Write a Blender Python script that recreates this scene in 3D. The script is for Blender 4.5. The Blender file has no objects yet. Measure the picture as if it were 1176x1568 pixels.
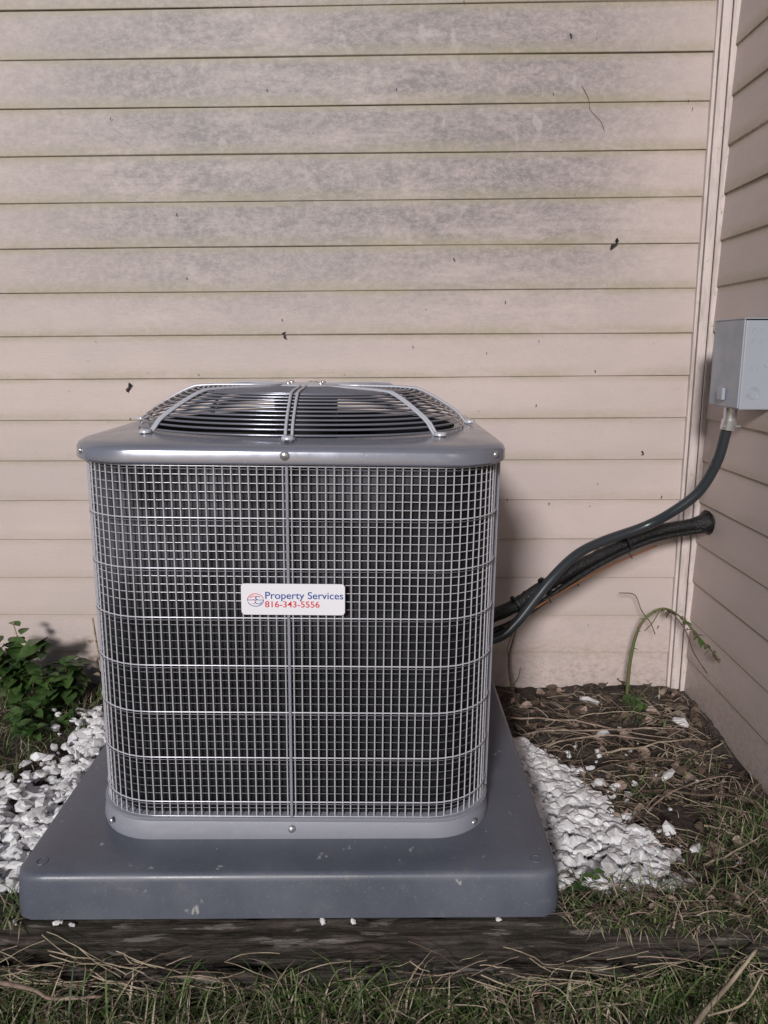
import bpy, math, random
from mathutils import Vector, noise, Matrix
random.seed(7)
R=math.radians
scene=bpy.context.scene
col=scene.collection

# ------------------------------------------------------------------ helpers
def empty(name,loc=(0,0,0)):
    e=bpy.data.objects.new(name,None); e.location=loc; e.empty_display_size=.1
    col.objects.link(e); return e

class MB:
    def __init__(s): s.v=[]; s.f=[]; s.m=[]
    def face(s,idx,m=0): s.f.append(idx); s.m.append(m)
    def loft(s,loops,m=0,closed=True,cap0=False,cap1=False):
        b=len(s.v); n=len(loops[0])
        for l in loops: s.v.extend([tuple(p) for p in l])
        for i in range(len(loops)-1):
            for j in range(n if closed else n-1):
                k=(j+1)%n
                s.face((b+i*n+j,b+i*n+k,b+(i+1)*n+k,b+(i+1)*n+j),m)
        if cap0: s.face(tuple(b+j for j in range(n))[::-1],m)
        if cap1: s.face(tuple(b+(len(loops)-1)*n+j for j in range(n)),m)
    def tube(s,pts,r,sides=6,closed=False,m=0,ref=None,caps=True):
        pts=[Vector(p) for p in pts]; n=len(pts); loops=[]
        for i,p in enumerate(pts):
            a=pts[(i-1)%n] if (closed or i>0) else pts[i]
            c=pts[(i+1)%n] if (closed or i<n-1) else pts[i]
            t=(c-a).normalized()
            rf=Vector(ref) if ref else (Vector((0,0,1)) if abs(t.z)<.95 else Vector((0,1,0)))
            u=t.cross(rf).normalized(); w=u.cross(t)
            rr=r[i] if isinstance(r,(list,tuple)) else r
            loops.append([p+u*rr*math.cos(2*math.pi*(k+.5)/sides)+w*rr*math.sin(2*math.pi*(k+.5)/sides) for k in range(sides)])
        if closed: loops.append(loops[0])
        s.loft(loops,m,True,caps and not closed,caps and not closed)
    def box(s,x0,x1,y0,y1,z0,z1,m=0):
        b=len(s.v)
        s.v.extend([(x0,y0,z0),(x1,y0,z0),(x1,y1,z0),(x0,y1,z0),(x0,y0,z1),(x1,y0,z1),(x1,y1,z1),(x0,y1,z1)])
        for f in ((0,3,2,1),(4,5,6,7),(0,1,5,4),(1,2,6,5),(2,3,7,6),(3,0,4,7)): s.face(tuple(b+i for i in f),m)
    def disc(s,c,nrm,r,h,m=0,n=14,dome=True):
        c=Vector(c); nv=Vector(nrm).normalized()
        u=nv.orthogonal().normalized(); w=nv.cross(u)
        def lp(rr,hh): return [c+nv*hh+u*rr*math.cos(2*math.pi*k/n)+w*rr*math.sin(2*math.pi*k/n) for k in range(n)]
        s.loft([lp(r,0),lp(r,h*.5),lp(r*.8,h)],m,True,False,True)
    def build(s,name,mats,parent=None,smooth=False,bevel=0,autosm=False):
        me=bpy.data.meshes.new(name); me.from_pydata(s.v,[],s.f)
        for mt in mats: me.materials.append(mt)
        me.polygons.foreach_set('material_index',s.m)
        if smooth: me.polygons.foreach_set('use_smooth',[True]*len(s.f))
        me.update()
        ob=bpy.data.objects.new(name,me); col.objects.link(ob)
        if parent: ob.parent=parent
        if bevel:
            b=ob.modifiers.new('b','BEVEL'); b.width=bevel; b.segments=3; b.limit_method='ANGLE'
        if autosm:
            me.shade_smooth() if hasattr(me,'shade_smooth') else None
            try: me.set_sharp_from_angle(angle=R(35))
            except Exception: pass
        return ob

def catmull(P,n=8):
    P=[Vector(p) for p in P]; out=[]
    Q=[P[0]*2-P[1]]+P+[P[-1]*2-P[-2]]
    for i in range(1,len(Q)-2):
        a,b,c,d=Q[i-1:i+3]
        for k in range(n):
            t=k/n
            out.append(.5*((2*b)+(c-a)*t+(2*a-5*b+4*c-d)*t*t+(3*b-a-3*c+d)*t**3))
    out.append(P[-1]); return out

def rrect(h,r,N,cx,cy,z,hy=None):
    hy=hy or h
    pts=[]
    cs=[(h-r,hy-r,0),(-(h-r),hy-r,90),(-(h-r),-(hy-r),180),(h-r,-(hy-r),270)]
    raw=[(h,0)]
    for (x,y,a) in cs:
        for k in range(13):
            an=R(a+90*k/12); raw.append((x+r*math.cos(an),y+r*math.sin(an)))
    raw.append((h,0))
    L=[0]
    for i in range(1,len(raw)): L.append(L[-1]+math.dist(raw[i],raw[i-1]))
    T=L[-1]; j=0
    for i in range(N):
        d=T*i/N
        while L[j+1]<d: j+=1
        t=(d-L[j])/(L[j+1]-L[j] or 1)
        pts.append((cx+raw[j][0]*(1-t)+raw[j+1][0]*t, cy+raw[j][1]*(1-t)+raw[j+1][1]*t, z))
    return pts
def circ(r,N,cx,cy,z,e=2.0):
    o=[]
    for i in range(N):
        a=2*math.pi*i/N; c,s_=math.cos(a),math.sin(a)
        k=(abs(c)**e+abs(s_)**e)**(-1/e)
        o.append((cx+r*k*c,cy+r*k*s_,z))
    return o

# ------------------------------------------------------------------ materials
def newmat(name,base=(.5,.5,.5),rough=.6,metal=0,spec=.5):
    m=bpy.data.materials.new(name); m.use_nodes=True
    b=m.node_tree.nodes['Principled BSDF']
    b.inputs['Base Color'].default_value=(*base,1); b.inputs['Roughness'].default_value=rough
    b.inputs['Metallic'].default_value=metal; b.inputs['Specular IOR Level'].default_value=spec
    return m
class NT:
    def __init__(s,m): s.t=m.node_tree; s.b=s.t.nodes['Principled BSDF']; s.geo=s.t.nodes.new('ShaderNodeNewGeometry')
    def n(s,ty,**k):
        o=s.t.nodes.new(ty)
        for a,v in k.items(): setattr(o,a,v)
        return o
    def l(s,a,b): s.t.links.new(a,b)
    def setin(s,sock,v):
        if hasattr(v,'is_linked'): s.l(v,sock)
        else: sock.default_value=v
    def pos(s,sc=(1,1,1)):
        m=s.n('ShaderNodeMapping'); m.inputs['Scale'].default_value=sc
        s.l(s.geo.outputs['Position'],m.inputs['Vector']); return m.outputs[0]
    def noise(s,vec,scale,det=4,rough=.55,dist=0):
        o=s.n('ShaderNodeTexNoise'); s.l(vec,o.inputs['Vector']); o.inputs['Scale'].default_value=scale
        o.inputs['Detail'].default_value=det; o.inputs['Roughness'].default_value=rough; o.inputs['Distortion'].default_value=dist
        return o.outputs['Fac']
    def rng(s,v,a,b,c=0,d=1,smooth=True):
        o=s.n('ShaderNodeMapRange'); s.l(v,o.inputs[0])
        if smooth: o.interpolation_type='SMOOTHSTEP'
        for i,x in zip((1,2,3,4),(a,b,c,d)): o.inputs[i].default_value=x
        return o.outputs[0]
    def math(s,op,a,b=0.0,c=0.0):
        o=s.n('ShaderNodeMath',operation=op); s.setin(o.inputs[0],a); s.setin(o.inputs[1],b); s.setin(o.inputs[2],c); return o.outputs[0]
    def mix(s,f,a,b,bt='MIX'):
        o=s.n('ShaderNodeMix',data_type='RGBA',blend_type=bt)
        s.setin(o.inputs[0],f)
        for sock,v in ((o.inputs[6],a),(o.inputs[7],b)):
            if isinstance(v,tuple): sock.default_value=(*v,1)
            else: s.l(v,sock)
        return o.outputs[2]
    def bump(s,h,st=.3,dist=.01):
        o=s.n('ShaderNodeBump'); s.l(h,o.inputs['Height']); o.inputs['Strength'].default_value=st; o.inputs['Distance'].default_value=dist
        s.l(o.outputs[0],s.b.inputs['Normal'])
    def color(s,c): s.l(c,s.b.inputs['Base Color'])

EXP=.1247; Z0=-.011
def siding_mat():
    m=newmat('siding_paint',(.5,.42,.38),.5,0,.4); t=NT(m)
    p=t.pos(); 
    sx=t.n('ShaderNodeSeparateXYZ'); t.l(t.geo.outputs['Position'],sx.inputs[0]); Z=sx.outputs[2]; X=sx.outputs[0]
    fr=t.math('FRACT',t.math('DIVIDE',t.math('SUBTRACT',Z,Z0),EXP))
    idx=t.math('FLOOR',t.math('DIVIDE',t.math('SUBTRACT',Z,Z0),EXP))
    big=t.noise(t.pos((1.1,1.1,2.2)),1.6,3,.6)
    streak=t.noise(t.pos((1.5,1.5,9)),2.2,6,.7,.6)
    fine=t.noise(t.pos((1,1,1.5)),46,8,.85)
    blot=t.noise(t.pos((1,1,2.2)),7,8,.85,.5)
    speck=t.noise(p,150,3,.7)
    hi=t.rng(Z,.95,1.45)
    hi=t.math('MULTIPLY',hi,t.rng(Z,2.3,1.9,.65,1))
    xm=t.math('MULTIPLY',t.rng(X,-1.2,-.6,.35,1),t.rng(X,.93,.45,.15,1))
    mold=t.math('MULTIPLY',t.math('MULTIPLY',hi,xm),t.rng(t.math('ADD',t.math('MULTIPLY',big,.45),t.math('MULTIPLY',streak,.55)),.30,.52,.4,1))
    mold=t.math('MULTIPLY',mold,t.rng(blot,.32,.60,.5,1))
    mold=t.math('MULTIPLY',mold,t.rng(fine,.38,.58,.5,1))
    wn=t.n('ShaderNodeTexWhiteNoise',noise_dimensions='1D'); t.l(idx,wn.inputs['W'])
    c=t.mix(t.rng(big,.3,.7),(.585,.485,.462),(.52,.437,.418))
    c=t.mix(t.rng(blot,.45,.68,0,.25),c,(.46,.39,.375))
    c=t.mix(t.math('MULTIPLY',wn.outputs[0],.14),c,(.41,.36,.345))
    c=t.mix(t.math('MULTIPLY',mold,.98),c,(.175,.160,.168))
    # pale water marks in mould
    drop=t.rng(t.noise(t.pos((1,1,.7)),17,3,.6),.62,.72,0,.5)
    c=t.mix(t.math('MULTIPLY',drop,hi),c,(.50,.45,.44))
    # greenish grime above lap edge and under the lap
    g1=t.rng(fr,.32,.0); g2=t.rng(fr,.80,1.0)
    gr=t.math('MAXIMUM',t.math('MULTIPLY',g1,.75),t.math('MULTIPLY',g2,.85))
    gn=t.math('MULTIPLY',gr,t.rng(streak,.30,.58,.15,1))
    gn=t.math('MULTIPLY',gn,t.rng(fine,.3,.6,.4,1))
    gn=t.math('MULTIPLY',gn,t.rng(Z,.2,1.4,.35,1))
    c=t.mix(gn,c,(.32,.285,.18))
    low=t.math('MULTIPLY',t.rng(Z,.3,0),t.rng(fine,.4,.7))
    c=t.mix(t.math('MULTIPLY',low,.6),c,(.2,.15,.11))
    c=t.mix(t.rng(speck,.68,.74,0,.65),c,(.10,.08,.07))
    c=t.mix(t.rng(t.noise(p,420,2,.5),.3,.7,0,.15),c,(.3,.26,.24))
    t.color(c)
    t.bump(t.math('ADD',t.noise(t.pos((1,1,6)),30,4),t.math('MULTIPLY',fine,.4)),.18,.002)
    return m
M_side=siding_mat()

def metal_paint(name,base,rough=.32,metal=.35,dirt=.25):
    m=newmat(name,base,rough,metal); t=NT(m)
    p=t.pos(); n=t.noise(p,14,5,.65); f=t.noise(p,160,3,.6)
    c=t.mix(t.rng(n,.35,.75,0,dirt),base,tuple(x*.6 for x in base))
    c=t.mix(t.rng(f,.66,.74,0,.4),c,(.5,.48,.45))
    t.color(c); t.l(t.rng(n,.3,.7,rough*.8,rough*1.3),t.b.inputs['Roughness']); t.bump(n,.04,.002)
    return m
M_cap=metal_paint('grey_cap_paint',(.26,.27,.33),.2,.4)
M_base=metal_paint('grey_base_paint',(.29,.30,.355),.4,.15)
M_wire=newmat('wire_coating',(.60,.60,.66),.25,.25)
M_wirefine=newmat('fine_wire_coating',(.20,.20,.23),.38,.3)
M_guard=newmat('guard_wire',(.24,.25,.30),.2,.5)
M_rib=newmat('guard_rib',(.56,.57,.64),.28,.2)
M_black=newmat('black_inner',(.012,.012,.014),.5)
M_fan=newmat('fan_blade_metal',(.02,.02,.024),.35,.4)
M_screw=newmat('screw_zinc',(.65,.65,.67),.25,.8)
def coil():
    m=newmat('coil_fins',(.05,.05,.055),.6,0,.25); t=NT(m)
    sx=t.n('ShaderNodeSeparateXYZ'); t.l(t.geo.outputs['Position'],sx.inputs[0])
    rows=t.math('ABSOLUTE',t.math('SUBTRACT',t.math('FRACT',t.math('DIVIDE',sx.outputs[2],.0254)),.5))
    n=t.noise(t.pos((1,1,.6)),5,5,.65)
    fin=t.noise(t.pos((400,400,4)),1,1)
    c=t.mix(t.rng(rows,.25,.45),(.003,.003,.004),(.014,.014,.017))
    up=t.math('MULTIPLY',t.rng(sx.outputs[2],.45,.88,.04,1),t.rng(n,.38,.60,.12,1))  # fin reflections painted into the colour, lighter towards the upper left
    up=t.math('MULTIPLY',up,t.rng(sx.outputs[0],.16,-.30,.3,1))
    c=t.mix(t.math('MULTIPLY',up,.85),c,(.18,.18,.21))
    c=t.mix(t.rng(fin,.3,.7,0,.5),c,(.005,.005,.006))
    t.color(c); return m
M_coil=coil()
def padmat():
    m=newmat('pad_composite',(.09,.095,.115),.5); t=NT(m); p=t.pos()
    n=t.noise(p,6,5,.6); f=t.noise(p,220,2,.6); sc=t.noise(t.pos((1,1,.6)),34,3,.6)
    c=t.mix(t.rng(n,.3,.7),(.088,.098,.130),(.120,.130,.166))
    c=t.mix(t.rng(f,.62,.72,0,.35),c,(.25,.25,.27))
    c=t.mix(t.rng(sc,.67,.73,0,.7),c,(.45,.44,.43))
    c=t.mix(t.rng(t.noise(p,24,6,.8),.56,.72,0,.4),c,(.2,.17,.14))
    t.color(c); t.l(t.rng(n,.3,.7,.28,.46),t.b.inputs['Roughness']); t.bump(t.noise(p,300,2),.12,.001); return m
M_pad=padmat()
def soil():
    m=newmat('soil',(.06,.045,.035),.95,0,.15); t=NT(m); p=t.pos()
    n=t.noise(p,9,7,.7); f=t.noise(p,90,5,.75)
    c=t.mix(t.rng(n,.35,.65),(.055,.045,.040),(.125,.104,.09))
    c=t.mix(t.rng(f,.5,.72,0,.7),c,(.22,.19,.165))
    c=t.mix(t.rng(t.noise(p,3,4),.55,.7,0,.4),c,(.05,.05,.03))
    t.color(c); t.bump(t.math('ADD',n,f),1.0,.015); return m
M_soil=soil()
def wood():
    m=newmat('weathered_timber',(.12,.09,.07),.85,0,.2); t=NT(m)
    g=t.noise(t.pos((2.5,40,55)),1.6,7,.7,.8); n=t.noise(t.pos(),7,5,.7); cr=t.noise(t.pos((3,60,80)),1.3,5,.7,.5)
    c=t.mix(t.rng(g,.38,.65),(.022,.018,.016),(.115,.097,.086))
    c=t.mix(t.rng(n,.42,.62,0,.6),c,(.03,.029,.02))
    c=t.mix(t.rng(t.noise(t.pos((4,30,30)),2,4),.59,.67,0,.6),c,(.26,.235,.22))
    c=t.mix(t.rng(cr,.38,.33),c,(.006,.005,.005))
    t.color(c); t.bump(t.math('ADD',g,cr),1.0,.012); return m
M_wood=wood()
def stone():
    m=newmat('white_marble',(.75,.75,.74),.6); t=NT(m); p=t.pos()
    c=t.mix(t.rng(t.noise(p,30,5,.7),.4,.7),(.78,.78,.80),(.60,.58,.58))
    c=t.mix(t.rng(t.noise(p,60,4,.7),.60,.74,0,.6),c,(.25,.20,.15))
    t.color(c); t.bump(t.noise(p,120,4),.3,.003); return m
M_stone=stone()
def plantmat(name,c1,c2,sc=30,rough=.55):
    m=newmat(name,c1,rough,0,.35); t=NT(m)
    t.color(t.mix(t.rng(t.noise(t.pos(),sc,3,.6),.35,.65),c1,c2)); return m
M_g1=plantmat('grass_green',(.085,.14,.04),(.16,.21,.075))
M_g2=plantmat('grass_dark',(.03,.055,.018),(.055,.085,.028))
M_straw=plantmat('straw',(.42,.35,.26),(.22,.178,.13))
M_brown=plantmat('dead_leaf',(.15,.108,.08),(.075,.054,.040))
M_pink=plantmat('pale_dead_leaf',(.40,.30,.25),(.22,.16,.13))
M_leaf=plantmat('weed_leaf',(.03,.07,.018),(.07,.125,.035),18,.4)
M_stem=plantmat('weed_stem',(.09,.13,.04),(.13,.11,.05))

# ------------------------------------------------------------------ ground
GF=-.118
def gh(x,y):
    s=min(1,max(0,(y-1.225)/.05)); s=s*s*(3-2*s)
    z=GF*(1-s)
    near = 1 if abs(x)<6 and -2<y<6 else .3
    z+=near*(.022*noise.noise(Vector((x*3,y*3,1)))+.012*noise.noise(Vector((x*14,y*14,2)))+.006*noise.noise(Vector((x*45,y*45,5))))
    return z
def axis(lo,hi,st,far):
    a=[]; v=lo
    while v<=hi: a.append(v); v+=st
    o=[]; d=.1; v=lo
    while v>-far: v-=d; d*=1.7; o.append(v)
    p=[]; d=.1; v=a[-1]
    while v<far: v+=d; d*=1.7; p.append(v)
    return o[::-1]+a+p
xs=axis(-1.6,1.2,.010,400); ys=axis(.6,2.4,.010,400)
mb=MB(); nx=len(xs)
for y in ys:
    for x in xs: mb.v.append((x,y,gh(x,y)))
for j in range(len(ys)-1):
    for i in range(nx-1): mb.face((j*nx+i,j*nx+i+1,(j+1)*nx+i+1,(j+1)*nx+i))
mb.build('ground',[M_soil],smooth=True)

# ------------------------------------------------------------------ house
WY=2.32; WX=.948
house=empty('clapboard_house',(WX,WY,0))
def adopt(ob): ob.parent=house; ob.matrix_parent_inverse=Matrix.Translation((-WX,-WY,0)); return ob
def siding(name,u0,u1,zt,place,seed,zb=None):
    mb=MB(); n=max(2,int((u1-u0)/.05)); k=0; rows=[]
    z=Z0
    while z<zt:
        rows.append((z,.0052,k)); rows.append((z+.0015,.0060,k)); rows.append((z+EXP-.0008,.0010,k)); z+=EXP; k+=1
    for (z,o,k) in rows:
        for i in range(n+1):
            u=u0+(u1-u0)*i/n
            w=.0022*noise.noise(Vector((u*1.7,k*3.1+seed,z*3)))
            dz=.0028*noise.noise(Vector((u*.9,k*2.3+seed,7)))
            mb.v.append(place(u,o+w,z+dz))
    for j in range(len(rows)-1):
        for i in range(n): mb.face((j*(n+1)+i,j*(n+1)+i+1,(j+1)*(n+1)+i+1,(j+1)*(n+1)+i))
    return adopt(mb.build(name,[M_side]))
siding('back_wall',-5,WX,3.1,lambda u,o,z:(u,WY-o,z),0)
siding('side_wall',-2.0,WY,3.1,lambda u,o,z:(WX-o,u,z),20)
def trimmat():
    m=newmat('trim_vinyl',(.56,.47,.43),.5); t=NT(m); n=t.noise(t.pos((8,8,1.2)),6,5,.7)
    c=t.mix(t.rng(n,.4,.7),(.62,.54,.52),(.44,.385,.36)); c=t.mix(t.rng(t.noise(t.pos(),60,4,.7),.60,.72,0,.6),c,(.2,.17,.1)); t.color(c); return m
M_trim=trimmat()
mb=MB()
mb.box(WX-.050,WX-.041,WY-.018,WY,-.01,3.1)
mb.box(WX-.0385,WX-.014,WY-.024,WY,-.01,3.1)
mb.box(WX-.0175,WX,WY-.044,WY-.036,-.01,3.1)
adopt(mb.build('corner_trim',[M_trim],bevel=.0015))
mb=MB(); mb.box(-5,WX,WY+.003,WY+.15,-.3,3.1); mb.box(WX+.003,WX+.15,-2,WY+.15,-.3,3.1)
M_found=newmat('foundation',(.10,.085,.07),.9); adopt(mb.build('wall_core',[M_found]))
mb=MB(); mb.box(-5.2,WX+.3,WY-.30,WY+3,3.1,3.2); mb.box(WX-.3,WX+3,-2.2,WY-.31,3.1,3.2)
adopt(mb.build('eave',[M_trim]))
mb=MB()
deb=[(.655,1.36,.03),(-.775,.96,.028),(.775,.757,.014),(-.30,1.11,.02),(-.86,.26,.018),(.62,1.0,.008),(.45,.9,.008),(.2,1.32,.01),(.51,1.9,.012),(-.6,1.45,.008),(.84,.62,.01),(.5,.6,.007),(.6,.34,.01),(.7,.42,.008),(.35,1.2,.008),(.86,.2,.01)]
for k in range(60): deb.append((random.uniform(-1,.88),random.uniform(.05,2.0),random.uniform(.003,.007)))
for (x,z,l) in deb:
    pts=[(x+random.uniform(-.006,.006)*(l/.02),WY-.007-random.uniform(.001,.003),z+l*(k/4-.5)) for k in range(5)]
    mb.tube(pts,[l*.06,l*.17,l*.1,l*.2,l*.05],5)
pts=[(.545,WY-.008,1.775),(.565,WY-.008,1.74),(.57,WY-.008,1.715),(.60,WY-.008,1.685),(.612,WY-.008,1.66)]
mb.tube(catmull(pts,5),.0006,4)
adopt(mb.build('wall_debris',[M_black]))
house.rotation_euler=(0,0,R(-1.0))

# ------------------------------------------------------------------ equipment pad
PX=-.190; HP=.503; PY=1.226+HP
pad=empty('equipment_pad',(PX,PY,.05))
def sub(ob,par): ob.parent=par; ob.matrix_parent_inverse=Matrix.Translation(-par.location); return ob
mb=MB(); h=HP; r=.035
def prf(d,z): return rrect(h-d,max(.01,r-d),160,PX,PY,z)
mb.loft([prf(.0,.048),prf(-.001,.07),prf(.003,.120),prf(.0045,.129),prf(.009,.135),prf(.014,.1370),prf(.06,.1372),prf(.3,.1372)],cap1=True)
sub(mb.build('slab',[M_pad],smooth=True),pad)
mb=MB()
for sx in(-1,1):
    for sy in(-1,1):
        c=(PX+sx*.460,PY+sy*.460,.1374)
        mb.tube([(c[0]+.010*math.cos(a*.5236),c[1]+.010*math.sin(a*.5236),c[2]) for a in range(12)],.0011,6,closed=True)
sub(mb.build('corner_dimples',[M_pad],smooth=True),pad)
pad.rotation_euler=(0,R(.35),R(.6))

# ------------------------------------------------------------------ AC unit
CX=-.179; CY=1.727; N=192
ac=empty('air_conditioner',(CX,CY,.137))
ZB=.139; ZG0=.182; ZG1=.874; ZC=.906
mb=MB()
L=lambda h,z,r=.12: rrect(h,r,N,CX,CY,z)
mb.loft([L(.380,ZB-.006),L(.394,ZB-.006),L(.396,ZB+.006),L(.3945,.160),L(.391,.172),L(.3935,.176),L(.3935,.181),L(.388,.183),L(.36,.183)])
sub(mb.build('base_pan',[M_base],smooth=False,autosm=True),ac)
mb=MB()
mb.loft([L(.380,.872),L(.398,.872),L(.4,.875),L(.3995,.893),L(.3965,.900),L(.390,.9045),L(.378,.9065),L(.366,.908),circ(.345,N,CX,CY,.913,2.6),circ(.336,N,CX,CY,.9135,2.4),circ(.330,N,CX,CY,.909)])
sub(mb.build('top_cap',[M_cap],autosm=True),ac)
mb=MB()
mb.loft([circ(.330,N,CX,CY,.909),circ(.325,N,CX,CY,.76)])
sub(mb.build('fan_shroud',[M_fan],smooth=True),ac)
mb=MB()
mb.loft([L(.374,.183,.11),L(.374,.872,.11)])
mb.loft([L(.350,.872,.09),L(.350,.183,.09)])
mb.loft([L(.374,.183,.11),L(.1,.184,.05)],cap1=True)
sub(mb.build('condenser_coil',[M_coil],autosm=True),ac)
# wire cage
mb=MB()
per=rrect(.3865,.12,190,CX,CY,0)
for i,(x,y,_) in enumerate(per):
    mb.tube([(x,y,ZG0-.004),(x,y,ZG1)],.0014,5,ref=(1,0,0),caps=False)
k=0; nz=44; dz=(ZG1-ZG0-.006)/nz
for i in range(nz+1):
    z=ZG1-.006-i*dz
    if i%6==0 and i>0 or i in(0,nz):
        mb.tube(rrect(.3885,.122,120,CX,CY,z),.0014,5,closed=True,m=0)
        mb.tube(rrect(.3885,.122,120,CX,CY,z-.005),.0007,5,closed=True,m=1)
    else:
        mb.tube(rrect(.3845,.118,120,CX,CY,z),.0009 if i<20 else .0007,4,closed=True,m=0 if i<17 else 1)  # upper fine wires take the brighter material: a highlight put into their colour
sub(mb.build('wire_guard',[M_wire,M_wirefine],smooth=True),ac)
# posts
mb=MB()
mb.box(CX-.0026,CX+.0026,CY-.3925,CY-.3885,ZG0,ZG1)
for s in(-1,1):
    for yy in(-.262,-.235,-.208): mb.box(CX+s*.392-.003,CX+s*.392+.003,CY+yy-.009,CY+yy+.009,ZG0,ZG1)
    mb.box(CX+s*.386-.005,CX+s*.386+.005,CY-.20,CY+.27,ZG0+.4,ZG0+.41)
mb.box(CX-.05,CX+.3,CY+.388,CY+.393,ZG0,ZG1)
sub(mb.build('corner_posts',[M_base],bevel=.001),ac)
mb=MB()
a=rrect(.392,.12,N,CX,CY,ZG0); b=rrect(.392,.12,N,CX,CY,ZG1)
seg=[i for i in range(12,40)]
mb.loft([[a[i] for i in seg],[b[i] for i in seg]],closed=False)
sub(mb.build('service_panel',[M_base],smooth=True),ac)
# screws
mb=MB()
mb.disc((CX-.002,CY-.3995,.889),(0,-1,0),.0085,.005)
mb.disc((CX,CY-.396,.160),(0,-1,0),.007,.005)
for s in(-1,1):
    for an,z,rr in((40,.889,.4),(50,.160,.395)):
        a_=R(an); cxx=CX+s*(.28+.12*math.cos(a_)-.001); cyy=CY-(.28+.12*math.sin(a_)-.001)
        mb.disc((cxx,cyy,z),(s*math.cos(a_),-math.sin(a_),0),.006,.004)
sub(mb.build('screws',[M_screw],smooth=True),ac)
# fan guard
mb=MB()
prof=[(.347,.918),(.338,.930),(.326,.9395),(.312,.9485),(.298,.957),(.284,.965),(.270,.9725),(.256,.979),(.240,.9845)]
for i in range(11):
    t=i/10*(len(prof)-1); j=min(int(t),len(prof)-2); f=t-j
    rr_=prof[j][0]*(1-f)+prof[j+1][0]*f; zz=prof[j][1]*(1-f)+prof[j+1][1]*f
    mb.tube(circ(rr_,72,CX,CY,zz,2.5),.0022,6,closed=True,m=0)
r_=.230
while r_>.07:
    mb.tube(circ(r_,64,CX,CY,.9865+.0003*(.226-r_)/.01,2.3),.0019,6,closed=True,m=0); r_-=.0100
for k in range(8):
    a=math.pi/4*k; ca,sa=math.cos(a),math.sin(a)
    e=2.5; kk=(abs(ca)**e+abs(sa)**e)**(-1/e)
    for off in((-.006,.006) if k%2==0 else (-.0040,.0040)):
        P=[(.372,.9125),(.356,.9135)]+[(q[0]+.002,q[1]+.004) for q in prof]+[(.20,.991),(.12,.992),(.05,.993)]
        pts=[(CX+ca*q*kk-sa*off,CY+sa*q*kk+ca*off,z) for q,z in P]
        mb.tube(pts,.0030,6,m=1)
    q=.366*kk
    mb.disc((CX+ca*q,CY+sa*q,.9135),(0,0,1),.012,.006,m=1)
mb.loft([circ(.075,40,CX,CY,.9885),circ(.075,40,CX,CY,.9935),circ(.068,40,CX,CY,.9955)],m=1,cap1=True)
for k in range(4):
    a=R(45+90*k); mb.disc((CX+.05*math.cos(a),CY+.05*math.sin(a),.9955),(0,0,1),.006,.005,m=2)
sub(mb.build('fan_guard',[M_guard,M_rib,M_screw],smooth=True),ac)
mb=MB()
mb.loft([circ(.065,32,CX,CY,.985),circ(.07,32,CX,CY,.98),circ(.07,32,CX,CY,.84),circ(.055,32,CX,CY,.83)],cap0=True,cap1=True)
sub(mb.build('fan_motor',[M_black],smooth=True),ac)
mb=MB()
for k in range(4):
    a0=2*math.pi*k/4+.3; rows=[]
    for i in range(7):
        rr=.07+.24*i/6; row=[]
        for j in range(7):
            t=(j/6-.5); an=a0+t*(1.0-.25*i/6); row.append((CX+rr*math.cos(an),CY+rr*math.sin(an),.835-t*.09+.01*math.cos(t*3)))
        rows.append(row)
    mb.loft(rows,closed=False)
o=sub(mb.build('fan_blades',[M_fan],smooth=True),ac); sm=o.modifiers.new('s','SOLIDIFY'); sm.thickness=.002

# sticker
M_white=newmat('sticker_white',(.82,.82,.88),.35); M_blue=newmat('sticker_blue',(.03,.07,.32),.4); M_red=newmat('sticker_red',(.65,.03,.05),.4)
SX=-.170; SZ=.626; SY=CY-.3955
mb=MB(); loop=lambda y,d:[(p[0],y,p[1]) for p in [(q[0],q[1]) for q in rrect(.094-d,.005,80,SX,SZ,0,hy=.0295-d)]]
mb.loft([loop(SY+.001,0),loop(SY-.001,0),loop(SY-.0015,.0005)][::1],cap1=True)
st=sub(mb.build('company_sticker',[M_white]),ac)
def text(s,size,x,z,mat,name,wid):
    c=bpy.data.curves.new(name,'FONT'); c.body=s; c.size=size; c.extrude=.0001; c.offset=.00012
    o=bpy.data.objects.new(name,c); col.objects.link(o)
    bpy.context.view_layer.update()
    w=o.dimensions.x or 1
    o.scale=(wid/w,1,1); o.rotation_euler=(R(90),0,0); o.location=(x,SY-.0019,z)
    bpy.context.view_layer.update()
    dg=bpy.context.evaluated_depsgraph_get(); me=bpy.data.meshes.new_from_object(o.evaluated_get(dg))
    me.transform(o.matrix_world); me.materials.clear(); me.materials.append(mat)
    n=bpy.data.objects.new(name,me); col.objects.link(n); bpy.data.objects.remove(o); sub(n,ac)
text('Property Services',.0190,SX-.0515,SZ+.0015,M_blue,'sticker_text_name',.141)
text('816-343-5556',.0165,SX-.0515,SZ-.0145,M_red,'sticker_text_phone',.099)
mb=MB()
def arc(cx,cz,r,a0,a1,w,m,sq=.82):
    pts=[(cx+r*math.cos(R(a0+(a1-a0)*k/16)),SY-.0019,cz+r*sq*math.sin(R(a0+(a1-a0)*k/16))) for k in range(17)]
    mb.tube(pts,w,4,m=m)
lx=SX-.068; lz=SZ-.001
arc(lx,lz,.0145,15,190,.0007,1); arc(lx,lz,.0145,200,365,.0007,0)
arc(lx-.004,lz+.003,.0055,0,180,.0007,1); arc(lx+.005,lz-.003,.0055,180,360,.0007,0)
arc(lx+.004,lz+.004,.004,20,270,.0007,0); arc(lx-.005,lz-.003,.005,-90,90,.0006,1)
mb.tube([(lx-.015,SY-.0019,lz),(lx+.015,SY-.0019,lz)],.0006,4,m=0)
sub(mb.build('sticker_logo',[M_blue,M_red]),ac)
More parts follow.
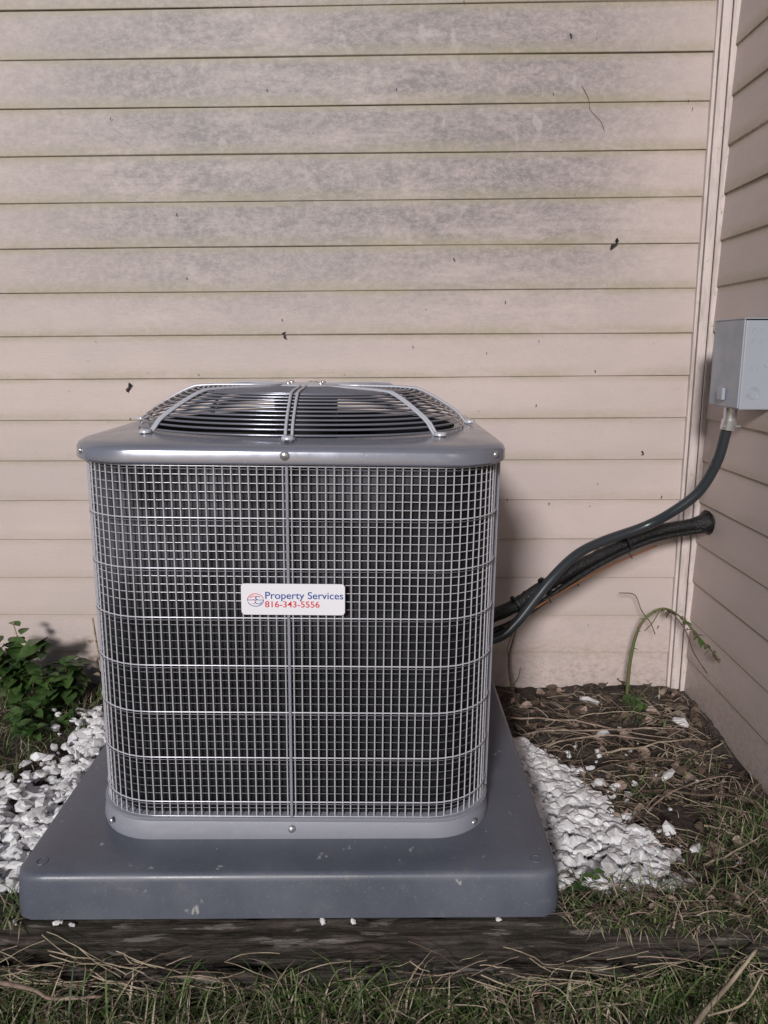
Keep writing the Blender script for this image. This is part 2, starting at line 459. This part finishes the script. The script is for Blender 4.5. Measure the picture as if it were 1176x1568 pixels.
ac.scale=(1.0,1.0,1); ac.rotation_euler=(0,R(1.0),R(.6)); ac.location=(CX-.013,CY,.137)

# ------------------------------------------------------------------ disconnect box
M_box=metal_paint('box_grey_paint',(.36,.39,.45),.4,.15)
bx0,bx1,by0,by1,bz0,bz1=.852,.940,1.885,2.045,.918,1.135
dis=empty('electrical_disconnect_box',(.9,1.96,1.02))
mb=MB(); mb.box(bx0+.006,bx1,by0,by1,bz0,bz1-.004); sub(mb.build('box_body',[M_box],bevel=.003),dis)
mb=MB(); mb.box(bx0,bx0+.0045,by0-.003,by1+.003,bz0+.004,bz1); mb.box(bx0-.002,bx1,by0-.006,by1+.004,bz1-.002,bz1+.001)
mb.box(bx0-.010,bx0-.001,1.95,1.98,bz0+.02,bz0+.05)
sub(mb.build('box_cover',[M_box],bevel=.0015),dis)
mb=MB()
def ring(c,r,t): mb.tube([(c[0]+r*math.cos(a*.314),c[1],c[2]+r*math.sin(a*.314)) for a in range(20)],t,5,closed=True,ref=(0,1,0))
ring((.890,by0,bz0+.04),.014,.0012); ring((.890,by0,bz0+.04),.009,.0009)
for dz_ in(.035,.10,.165,.19): 
    for dx in(.025,.045): ring((bx0+dx,by0,bz0+dz_),.0035,.0008)
ring((.918,by0,bz0+.11),.008,.001)
sub(mb.build('knockouts',[M_box],smooth=True),dis)
mb=MB(); mb.tube([(.874,1.965,.922),(.874,1.965,.885)],.016,12); mb.tube([(.874,1.965,.888),(.871,1.967,.862)],.019,12)
mb.tube([(.852,1.955,.872),(.897,1.955,.872)],.004,8)
sub(mb.build('conduit_fitting',[M_screw],smooth=False,autosm=True),dis)

# ------------------------------------------------------------------ conduit + lineset
M_cond=newmat('black_conduit',(.028,.034,.040),.3); M_foam=newmat('black_foam',(.006,.006,.007),.34); M_cop=newmat('copper',(.5,.22,.12),.4,.8)
t=NT(M_foam); t.bump(t.noise(t.pos(),120,4,.7),.8,.006)
C=[(.874,1.965,.90),(.869,1.97,.855),(.857,1.98,.777),(.825,2.0,.696),(.770,2.02,.639),(.705,2.05,.590),(.5896,2.03,.555),(.5129,2.0,.527),(.447,1.97,.477),(.3937,1.95,.418),(.3405,1.93,.358),(.288,1.92,.32),(.17,1.92,.30)]
mb=MB(); mb.tube(catmull(C,10),.0135,12); mb.build('electrical_conduit',[M_cond],smooth=True)
A=[(.942,2.19,.568),(.768,2.15,.550),(.63,2.10,.509),(.51,2.05,.466),(.4116,2.0,.426),(.311,1.97,.375),(.17,1.95,.34)]
ls=empty('refrigerant_line_set',(.6,2.1,.5))
mb=MB(); pa=catmull(A,12)
mb.tube(pa,[.0190+.0025*noise.noise(Vector((i*.8,0,0))) for i in range(len(pa))],12)
mb.tube([(.885,2.178,.562),(.92,2.186,.566),(.935,2.19,.568)],[.021,.026,.038],12)
sub(mb.build('insulated_line',[M_foam],smooth=True),ls)
mb=MB(); B=[(x,y-.018,z-.026+.012*math.sin(i)) for i,(x,y,z) in enumerate(A)]; B[0]=(.942,2.18,.552)
mb.tube(catmull(B,12),.009,8); sub(mb.build('liquid_line',[M_foam],smooth=True),ls)
mb=MB(); B=[(x,y-.026,z-.034) for i,(x,y,z) in enumerate(A)][1:6]; mb.tube(catmull(B,10),.003,6); sub(mb.build('copper_wire',[M_cop],smooth=True),ls)
mb=MB()
for i in (20,46,56):
    p=pa[i]; d=(pa[i+1]-pa[i-1]).normalized(); mb.tube([p-d*.003-Vector((0,.008,-.003)),p+d*.003-Vector((0,.008,-.003))],.027,12)
    mb.tube([p-Vector((0,.03,.01)),p-Vector((-.012,.042,.032))],.0013,5)
sub(mb.build('cable_ties',[M_black],smooth=False),ls)

# ------------------------------------------------------------------ timber
tim=empty('landscape_timber',(0,1.26,0))
for nm,y0,y1,z0,z1,x0,x1 in (('upper_beam',1.222,1.318,-.048,.036,-2.4,1.9),('lower_beam',1.212,1.312,-.150,-.054,-2.4,1.9)):
    mb=MB(); loops=[]; n=420
    for i in range(n+1):
        x=x0+(x1-x0)*i/n; lp=[]
        base=rrect((y1-y0)/2,.012,32,(y0+y1)/2,(z0+z1)/2,0,hy=(z1-z0)/2)
        for k in range(32):
            a=base[k]
            w=.008*noise.noise(Vector((x*4,a[0]*30,a[1]*30)))+.008*noise.noise(Vector((x*16,a[0]*90,a[1]*130)))
            lp.append((x,a[0]+w*1.2,a[1]+w-.02*max(0,x-.35)))
        loops.append(lp)
    mb.loft(loops,cap0=True,cap1=True); sub(mb.build(nm,[M_wood],smooth=True),tim)

# ------------------------------------------------------------------ gravel
phi=(1+5**.5)/2
IV=[Vector(v).normalized() for v in [(-1,phi,0),(1,phi,0),(-1,-phi,0),(1,-phi,0),(0,-1,phi),(0,1,phi),(0,-1,-phi),(0,1,-phi),(phi,0,-1),(phi,0,1),(-phi,0,-1),(-phi,0,1)]]
IF=[(0,11,5),(0,5,1),(0,1,7),(0,7,10),(0,10,11),(1,5,9),(5,11,4),(11,10,2),(10,7,6),(7,1,8),(3,9,4),(3,4,2),(3,2,6),(3,6,8),(3,8,9),(4,9,5),(2,4,11),(6,2,10),(8,6,7),(9,8,1)]
mb=MB()
def stonef(x,y,z,s):
    rot=Matrix.Rotation(random.uniform(0,6.28),3,'Z')@Matrix.Rotation(random.uniform(-.8,.8),3,'X')
    sc=Vector((s*random.uniform(.8,1.5),s*random.uniform(.6,1),s*random.uniform(.3,.7)))
    b=len(mb.v)
    for v in IV:
        q=v*random.uniform(.68,1.2); mb.v.append(tuple(rot@Vector((q.x*sc.x,q.y*sc.y,q.z*sc.z))+Vector((x,y,z))))
    for f in IF: mb.face(tuple(b+i for i in f))
def inpad(x,y,e=0): return abs(x-PX)<HP+e and abs(y-PY)<HP+e
def wlim(y): return .38+(1.9-y)/.6*.225
def wl2(x,y): return wlim(y)+.07*noise.noise(Vector((y*9,x*2,3)))
cnt=0
while cnt<1400:
    y=random.uniform(1.315,1.92); x=.30+random.random()**1.15*(wlim(y)-.30)*1.25; w=wl2(x,y)
    if inpad(x,y,.006) or x>w+.05*random.random()**2: continue
    edge=max(0,1-(x-.3)/(w-.27))
    stonef(x,y,gh(x,y)+random.uniform(0,.04)*edge**.5+.004,random.choice((.008,.011,.014,.018,.022))*random.uniform(.8,1.1)); cnt+=1
cnt=0
while cnt<1500:
    y=random.uniform(1.32,2.12); x=-.69-abs(random.gauss(0,.55))*(.30 if y<1.75 else .17)
    if inpad(x,y,.004) or x<-1.3: continue
    stonef(x,y,gh(x,y)+random.uniform(0,.04)+.002,random.choice((.009,.013,.017,.021))*random.uniform(.8,1.1)); cnt+=1
for k in range(90):
    y=random.uniform(1.32,1.9); x=wlim(y)+abs(random.gauss(0,.06)); stonef(x,y,gh(x,y)+.005,random.uniform(.005,.017))
for k in range(40):
    x=random.uniform(.4,.9); y=random.uniform(1.35,2.25); stonef(x,y,gh(x,y)+.004,random.uniform(.004,.009))
for (x,y,s) in [(.62,2.2,.024),(.60,1.98,.024),(.66,2.0,.015),(.52,1.45,.02),(.50,1.65,.02),(.62,1.52,.02),(.84,2.03,.028),(.7,1.75,.022),(.66,1.47,.018)]:
    stonef(x,y,gh(x,y)+.012,s)
for k in range(7):
    x=random.uniform(-.7,.34); stonef(x,random.uniform(1.222,1.235),.038,random.uniform(.004,.010))
mb.build('white_gravel',[M_stone])

# ------------------------------------------------------------------ grass + litter
mb=MB()
def blade(x,y,z,L,w,lean,az,m,seg=4,curl=1.0):
    b=len(mb.v); d=Vector((math.cos(az),math.sin(az),0)); s=Vector((-d.y,d.x,0)); p=Vector((x,y,z)); ang=lean
    for k in range(seg+1):
        ww=w*(1-k/seg)**.7+.0002
        mb.v.append(tuple(p-s*ww)); mb.v.append(tuple(p+s*ww))
        st_=L/seg; p=p+(d*math.sin(ang)+Vector((0,0,math.cos(ang))))*st_; ang+=curl/seg*random.uniform(.3,1.5)
        if y<1.21 and p.y>1.205: p.y=1.205-random.uniform(0,.006)
        if p.z<z-.01: p.z=z-.005
    for k in range(seg): mb.face((b+2*k,b+2*k+1,b+2*k+3,b+2*k+2),m)
def mpick(w): return random.choices(range(5),w)[0]
for k in range(12000):
    y=random.uniform(.75,1.205); x=random.uniform(-1.3,1.4)
    d=noise.noise(Vector((x*5,y*5,3)))
    if d<-.1 and random.random()<.6: continue
    blade(x,y,gh(x,y)-.003,random.uniform(.03,.10)*(1+.6*d),random.uniform(.0007,.0019),random.uniform(0,.9),random.uniform(0,6.28),mpick((4,2.5,5,1.5,0)),curl=1.6)
tufts=[(-.55,1.17,70,.14),(-.05,1.18,90,.15),(.12,1.17,80,.12),(-.42,1.18,60,.10),(.02,1.15,50,.19),(.75,1.16,150,.18),(.62,1.19,90,.14),(.9,1.2,150,.18),(.45,1.19,90,.13),(.33,1.17,80,.12),(-.22,1.18,60,.11),(-.72,1.17,140,.18),(-.66,1.12,120,.17),(.56,1.17,120,.16)]
for k in range(22): tufts.append((random.uniform(-.75,.75),random.uniform(1.14,1.19),random.randint(15,50),random.uniform(.08,.16)))
for (tx,ty,n,Lm) in tufts:
    for k in range(n):
        x=tx+random.gauss(0,.05); y=min(1.205,ty+random.gauss(0,.02))
        blade(x,y,gh(x,y)-.003,Lm*random.uniform(.4,1.1),random.uniform(.0009,.0023),random.uniform(0,.8),random.uniform(0,6.28),mpick((5,3,3,0,0)),seg=6,curl=1.6)
# grass creeping over the timber
for k in range(4200):
    x=random.choice((random.uniform(.33,1.3),random.uniform(.33,1.3),random.uniform(-1.3,-.68))); y=random.uniform(1.215,1.33)
    if noise.noise(Vector((x*7,y*10,4)))<-.08: continue
    az=random.uniform(0,6.28)
    blade(x,y,.034-.02*max(0,x-.35),random.uniform(.02,.075),random.uniform(.0007,.0018),random.uniform(.4,1.4),az,mpick((4,3,4,2,0)),curl=1.5)
# right side turf
for k in range(9500):
    y=random.uniform(1.31,2.28); x=random.uniform(.36,1.0)
    w=wlim(y)
    if y<1.95 and x<w+.03: 
        if random.random()<.97: continue
    d=noise.noise(Vector((x*6,y*6,9)))+ (x-.68)*1.3-(y-1.60)*1.0
    if d<random.uniform(-.25,.45): continue
    if x>.925: continue
    blade(x,y,gh(x,y)-.002,random.uniform(.02,.075),random.uniform(.0007,.0017),random.uniform(.3,1.4),random.uniform(0,6.28),mpick((5,4,3,1.5,0)),curl=1.2)
for k in range(3800):
    y=random.uniform(1.5,2.28); x=random.uniform(-1.5,-.84)
    if x>-.95 and y<1.95: continue
    blade(x,y,gh(x,y)-.002,random.uniform(.02,.08),random.uniform(.0008,.002),random.uniform(.1,1.1),random.uniform(0,6.28),mpick((5,5,2,2,0)),curl=1.2)
mb.build('grass',[M_g1,M_g2,M_straw,M_brown,M_pink])
# straw lying about
mb=MB()
def strand(x,y,L,w,az,bend,m,lift=.004,up=0):
    b=len(mb.v); n=7; p=Vector((x,y,0)); a=az; front=y<1.21
    for k in range(n+1):
        if front: p.y=min(p.y,1.205)
        elif p.y<1.235: p.y=1.235
        z=gh(p.x,p.y)
        if 1.212<p.y<1.318: z=.036-.02*max(0,p.x-.35)
        z+=lift+up*math.sin(math.pi*k/n)
        s=Vector((-math.sin(a),math.cos(a),0))*w*(1-.6*k/n)
        q=Vector((p.x,p.y,z)); mb.v.append(tuple(q-s+Vector((0,0,.001)))); mb.v.append(tuple(q+s))
        p=p+Vector((math.cos(a),math.sin(a),0))*L/n; a+=bend/n
        if p.x>.92: p.x=.92
        if p.y>2.29: p.y=2.29
    for k in range(n): mb.face((b+2*k,b+2*k+1,b+2*k+3,b+2*k+2),m)
def okp(x,y,L,az,bend):
    p=Vector((x,y)); a=az
    for k in range(8):
        if inpad(p.x,p.y,.01): return False
        p+=Vector((math.cos(a),math.sin(a)))*L/7; a+=bend/7
    return True
for k in range(1700):
    x=random.uniform(.33,.92); y=random.uniform(1.22,2.29); L=random.uniform(.03,.16); az=random.gauss(0,.9)+random.choice((0,math.pi)); bd=random.uniform(-1.2,1.2)
    w=wlim(y)
    if y<1.9 and x<w and y>1.32 and random.random()<.95: continue
    if noise.noise(Vector((x*5,y*5,11)))+(1.95-y)*.6<random.uniform(-.35,.25): continue
    if okp(x,y,L,az,bd): strand(x,y,L,random.uniform(.0005,.0014),az,bd,random.choices((0,1,2),(4,4,2))[0],random.uniform(.002,.012),random.uniform(0,.015))
for k in range(2000):
    x=random.uniform(-1.2,1.3); y=random.uniform(.8,1.2); L=random.uniform(.03,.12)
    strand(x,y,L,random.uniform(.0006,.0015),random.uniform(0,6.28),random.uniform(-1,1),random.choices((0,1,2),(6,3,1))[0],random.uniform(.005,.04),random.uniform(0,.03))
for k in range(420):
    x=random.uniform(-1.3,-.85); y=random.uniform(1.6,2.28); strand(x,y,random.uniform(.03,.12),random.uniform(.0007,.0017),random.uniform(0,6.28),random.uniform(-1,1),random.choices((0,1,2),(4,4,1))[0],.008,.01)
# bigger sticks and dead vine stems over the bed
def stick(x,y,L,az,bend,rad,m,lift=.008,up=.02):
    n=10; p=Vector((x,y)); a=az; P=[]
    for k in range(n+1):
        xx=min(p.x,.915); yy=min(max(p.y,1.24),2.27)
        z=gh(xx,yy) if yy>1.318 else .038
        P.append((xx+random.uniform(-.002,.002),yy,z+lift+up*math.sin(math.pi*k/n)))
        p=p+Vector((math.cos(a),math.sin(a)))*L/n; a+=bend/n+random.uniform(-.08,.08)
    mb.tube(P,[rad*(1-.6*k/n) for k in range(n+1)],5,m=m)
for s in [(.34,2.08,.5,-.35,.3,.0028,2),(.36,2.14,.45,-.5,.2,.0022,1),(.38,1.98,.5,-.1,.5,.0026,2),(.42,1.9,.4,.2,-.7,.0024,2),(.5,2.2,.4,-.6,.5,.002,1),(.55,1.85,.35,.1,.5,.0028,0),(.5,1.75,.4,.5,-.6,.002,1),(.6,1.6,.35,.8,-.9,.0022,2),(.62,1.70,.28,-.3,.4,.003,1),(.52,2.05,.3,.5,-1.1,.0018,0),(.66,1.42,.25,.3,.6,.002,0),(.45,2.02,.22,-1.0,1.2,.002,2),(.70,2.15,.2,-2.0,.6,.003,1)]: stick(*s)
for k in range(26):
    x=random.uniform(.48,.88); y=random.uniform(1.4,2.22)
    if x<wlim(y)+.03: continue
    stick(x,y,random.uniform(.06,.16),random.uniform(0,6.28),random.uniform(-.8,.8),random.uniform(.001,.0022),random.choice((0,1,2)),.006,.01)
# dry stems leaning on the face of the timber
for k in range(240):
    x=random.choice((random.uniform(-.8,-.4),random.uniform(.2,.85),random.uniform(-.8,.85)))
    L_=random.uniform(.04,.15); az=random.choice((0,math.pi))+random.uniform(-.9,.9); z=random.uniform(-.11,-.02)
    b=len(mb.v); n=6; w_=random.uniform(.0006,.0013); up=random.uniform(.0,.9); px_=x; pz=z
    m_=random.choices((0,1,2),(6,2,1))[0]
    for q in range(n+1):
        y_=1.202-.012*math.sin(q/n*3)-random.uniform(0,.002)
        mb.v.append((px_,y_,pz-w_)); mb.v.append((px_+w_*.6,y_,pz+w_))
        px_+=math.cos(az)*math.cos(up)*L_/n; pz+=math.sin(up)*L_/n; up-=random.uniform(0,.3); pz=min(max(pz,-.12),.05)
    for q in range(n): mb.face((b+2*q,b+2*q+1,b+2*q+3,b+2*q+2),m_)
mb.build('straw_litter',[M_straw,M_brown,M_pink])
# leaf litter
mb=MB()
def leaf(p,L,w,az,pitch,m,fold=.25,roll=0,droop=.3):
    d=Vector((math.cos(az)*math.cos(pitch),math.sin(az)*math.cos(pitch),math.sin(pitch)))
    s=Vector((-math.sin(az),math.cos(az),0)); n=d.cross(s)*-1
    s=(s*math.cos(roll)+n*math.sin(roll)); n=s.cross(d)*-1
    if n.z<0:n=-n
    b=len(mb.v); prof_=[(0,.02),(.18,.75),(.4,1),(.65,.8),(.85,.4),(1,.02)]
    for (t_,ww) in prof_:
        c=Vector(p)+d*L*t_-Vector((0,0,1))*L*droop*t_*t_
        mb.v.append(tuple(c-s*w*ww+n*w*fold*ww)); mb.v.append(tuple(c)); mb.v.append(tuple(c+s*w*ww+n*w*fold*ww))
    for k in range(5):
        o=b+3*k
        mb.face((o,o+1,o+4,o+3),m); mb.face((o+1,o+2,o+5,o+4),m)
for k in range(430):
    x=random.uniform(.34,.92); y=random.uniform(1.33,2.29)
    w=wlim(y)
    if y<1.9 and x<w and random.random()<.9: continue
    leaf((x,y,gh(x,y)+random.uniform(.002,.014)),random.uniform(.012,.055),random.uniform(.004,.018),random.uniform(0,6.28),random.uniform(-.2,.3),random.choices((0,1),(3,1))[0],random.uniform(.1,.7),random.uniform(-.6,.6))
for k in range(200):
    x=random.uniform(-1.3,1.3); y=random.uniform(.85,1.2)
    leaf((x,y,gh(x,y)+random.uniform(.01,.03)),random.uniform(.012,.04),random.uniform(.004,.012),random.uniform(0,6.28),random.uniform(-.2,.5),random.choices((0,1),(3,1))[0],random.uniform(.1,.8),random.uniform(-.6,.6))
for k in range(60):
    x=random.uniform(.35,.95); leaf((x,random.uniform(1.24,1.3),.042),random.uniform(.01,.03),.007,random.uniform(0,6.28),.2,random.choice((0,1)),.4)
mb.build('leaf_litter',[M_brown,M_pink])

# weeds left
def weed(name,cx,cy,n,H,spread,Ls):
    global mb
    mb=MB()
    for k in range(n):
        az=random.uniform(0,6.28); rr=spread*random.random()
        bx,by=cx+rr*.4*math.cos(az),min(2.27,cy+rr*.4*math.sin(az)); tx,ty=cx+rr*math.cos(az),min(2.26,cy+rr*math.sin(az)); hh=H*random.uniform(.35,1)
        P=catmull([(bx,by,gh(bx,by)),((bx+tx)/2,(by+ty)/2,hh*.65),(tx,ty,hh)],4)
        mb.tube(P,[.002*(1-.6*i/(len(P)-1)) for i in range(len(P))],4,m=1)
        for i in range(2,len(P)):
            for q in range(random.choice((1,2,2))):
                l=random.uniform(.5,1)*Ls
                leaf(P[i],l,l*random.uniform(.28,.42),random.uniform(0,6.28),random.uniform(-.1,.7),0,.3,random.uniform(-.4,.4),.35)
    v=mb.build(name,[M_leaf,M_stem],smooth=True); return v
weed('broadleaf_weed',-1.13,2.17,13,.23,.10,.08)
weed('broadleaf_weed',-.98,2.2,12,.15,.10,.065)
weed('broadleaf_weed',-.85,2.2,8,.12,.07,.05)
weed('broadleaf_weed',-1.02,2.02,12,.08,.12,.05)
weed('broadleaf_weed',.37,1.30,9,.06,.05,.035)
weed('broadleaf_weed',.74,2.12,5,.06,.05,.03)
mb=MB()
mb.tube(catmull([(-1.10,2.22,0),(-1.12,2.22,.15),(-1.14,2.22,.26)],6),.0022,5)
for i in range(5): leaf((-1.12,2.22,.14+.027*i),.05,.016,random.uniform(0,6.28),.4,1,.3)
mb.tube(catmull([(-.88,2.22,0),(-.885,2.22,.12),(-.90,2.23,.27)],6),[.003]*13,5,m=0)
mb.tube(catmull([(-.885,2.22,.14),(-.862,2.22,.2),(-.86,2.23,.25)],6),.0015,5)
for i in range(3): leaf((-.9,2.2,.1+.05*i),.03,.01,random.uniform(0,6),.3,0)
mb.build('dry_stalk',[M_straw,M_leaf])
mb=MB()
mb.tube(catmull([(.40,2.16,0),(.375,2.17,.07),(.366,2.18,.15),(.378,2.18,.215),(.385,2.18,.24)],6),[.005-.0035*i/24 for i in range(25)],6)
mb.tube(catmull([(.366,2.18,.15),(.36,2.17,.19),(.372,2.17,.235)],5),.0015,5)
mb.tube(catmull([(.375,2.17,.07),(.39,2.15,.10),(.395,2.14,.14)],5),.0012,5)
mb.build('dry_stalk',[M_brown])
mb=MB()
V=catmull([(.735,2.2,-.01),(.7405,2.2,.1425),(.763,2.2,.248),(.818,2.2,.30),(.870,2.19,.285),(.895,2.1,.255),(.915,2.0,.225)],8)
mb.tube(V,[.0058-.0042*i/len(V) for i in range(len(V))],6,m=1)
mb.tube(catmull([(.70,2.22,.345),(.75,2.23,.335),(.77,2.22,.29),(.80,2.22,.25),(.81,2.2,.22)],6),.0016,5,m=2)
mb.tube(catmull([(.855,2.19,.29),(.88,2.15,.25),(.89,2.1,.20),(.91,2.05,.16)],6),.0018,5,m=2)
mb.tube(catmull([(.82,2.2,.30),(.79,2.17,.27),(.76,2.15,.25)],6),.0015,5,m=1)
for i in range(26,len(V)):
    for q in range(2): leaf(V[i],random.uniform(.012,.03),.006,random.uniform(0,6.28),random.uniform(-.9,.3),random.choice((0,2)))
for i in range(6,26,4): leaf(V[i],.02,.004,random.uniform(0,6.28),.3,0)
mb.build('climbing_weed',[M_leaf,M_stem,M_brown],smooth=True)
mb=MB()
mb.tube(catmull([(.42,.98,-.05),(.52,1.09,-.04),(.60,1.15,-.02),(.66,1.19,.01)],6),[.006-.003*i/18 for i in range(19)],6)
mb.tube(catmull([(.54,1.10,-.04),(.61,1.12,-.035),(.66,1.16,-.01)],6),.002,5)
mb.build('fallen_twig',[M_straw],smooth=True)
mb=MB()
mb.tube(catmull([(-.70,1.12,.02),(-.63,1.15,-.03),(-.60,1.16,-.06),(-.52,1.18,-.075)],6),[.0045-.002*i/18 for i in range(19)],6)
mb.build('fallen_twig',[M_pink],smooth=True)

# ------------------------------------------------------------------ light / sky / camera
YAW=15; EL=22
d=Vector((math.sin(R(YAW))*math.cos(R(EL)),math.cos(R(YAW))*math.cos(R(EL)),-math.sin(R(EL))))
sl=bpy.data.lights.new('sun','SUN'); sl.energy=2.7; sl.angle=R(8); sl.color=(1,.97,.955)
so=bpy.data.objects.new('sun',sl); so.rotation_euler=d.to_track_quat('-Z','Y').to_euler(); so.location=(-3,-8,5); col.objects.link(so)
w=bpy.data.worlds.new('World'); scene.world=w; w.use_nodes=True
sk=w.node_tree.nodes.new('ShaderNodeTexSky'); sk.sky_type='NISHITA'; sk.sun_disc=False; sk.sun_elevation=R(EL); sk.sun_rotation=R(180+YAW)
bg=w.node_tree.nodes['Background']; w.node_tree.links.new(sk.outputs[0],bg.inputs[0]); bg.inputs[1].default_value=.05
cd=bpy.data.cameras.new('camera'); cd.sensor_fit='VERTICAL'; cd.sensor_height=36; cd.sensor_width=27; cd.lens=27.05; cd.clip_start=.02; cd.clip_end=2000
co=bpy.data.objects.new('camera',cd); co.location=(0,0,1.07); co.rotation_mode='QUATERNION'
q=Matrix.Rotation(R(.2),4,'Z')@Matrix.Rotation(R(90-12),4,'X')@Matrix.Rotation(R(-.35),4,'Z')
co.rotation_quaternion=q.to_quaternion(); col.objects.link(co); scene.camera=co
scene.view_settings.view_transform='Standard'; scene.view_settings.look='None'; scene.view_settings.exposure=0
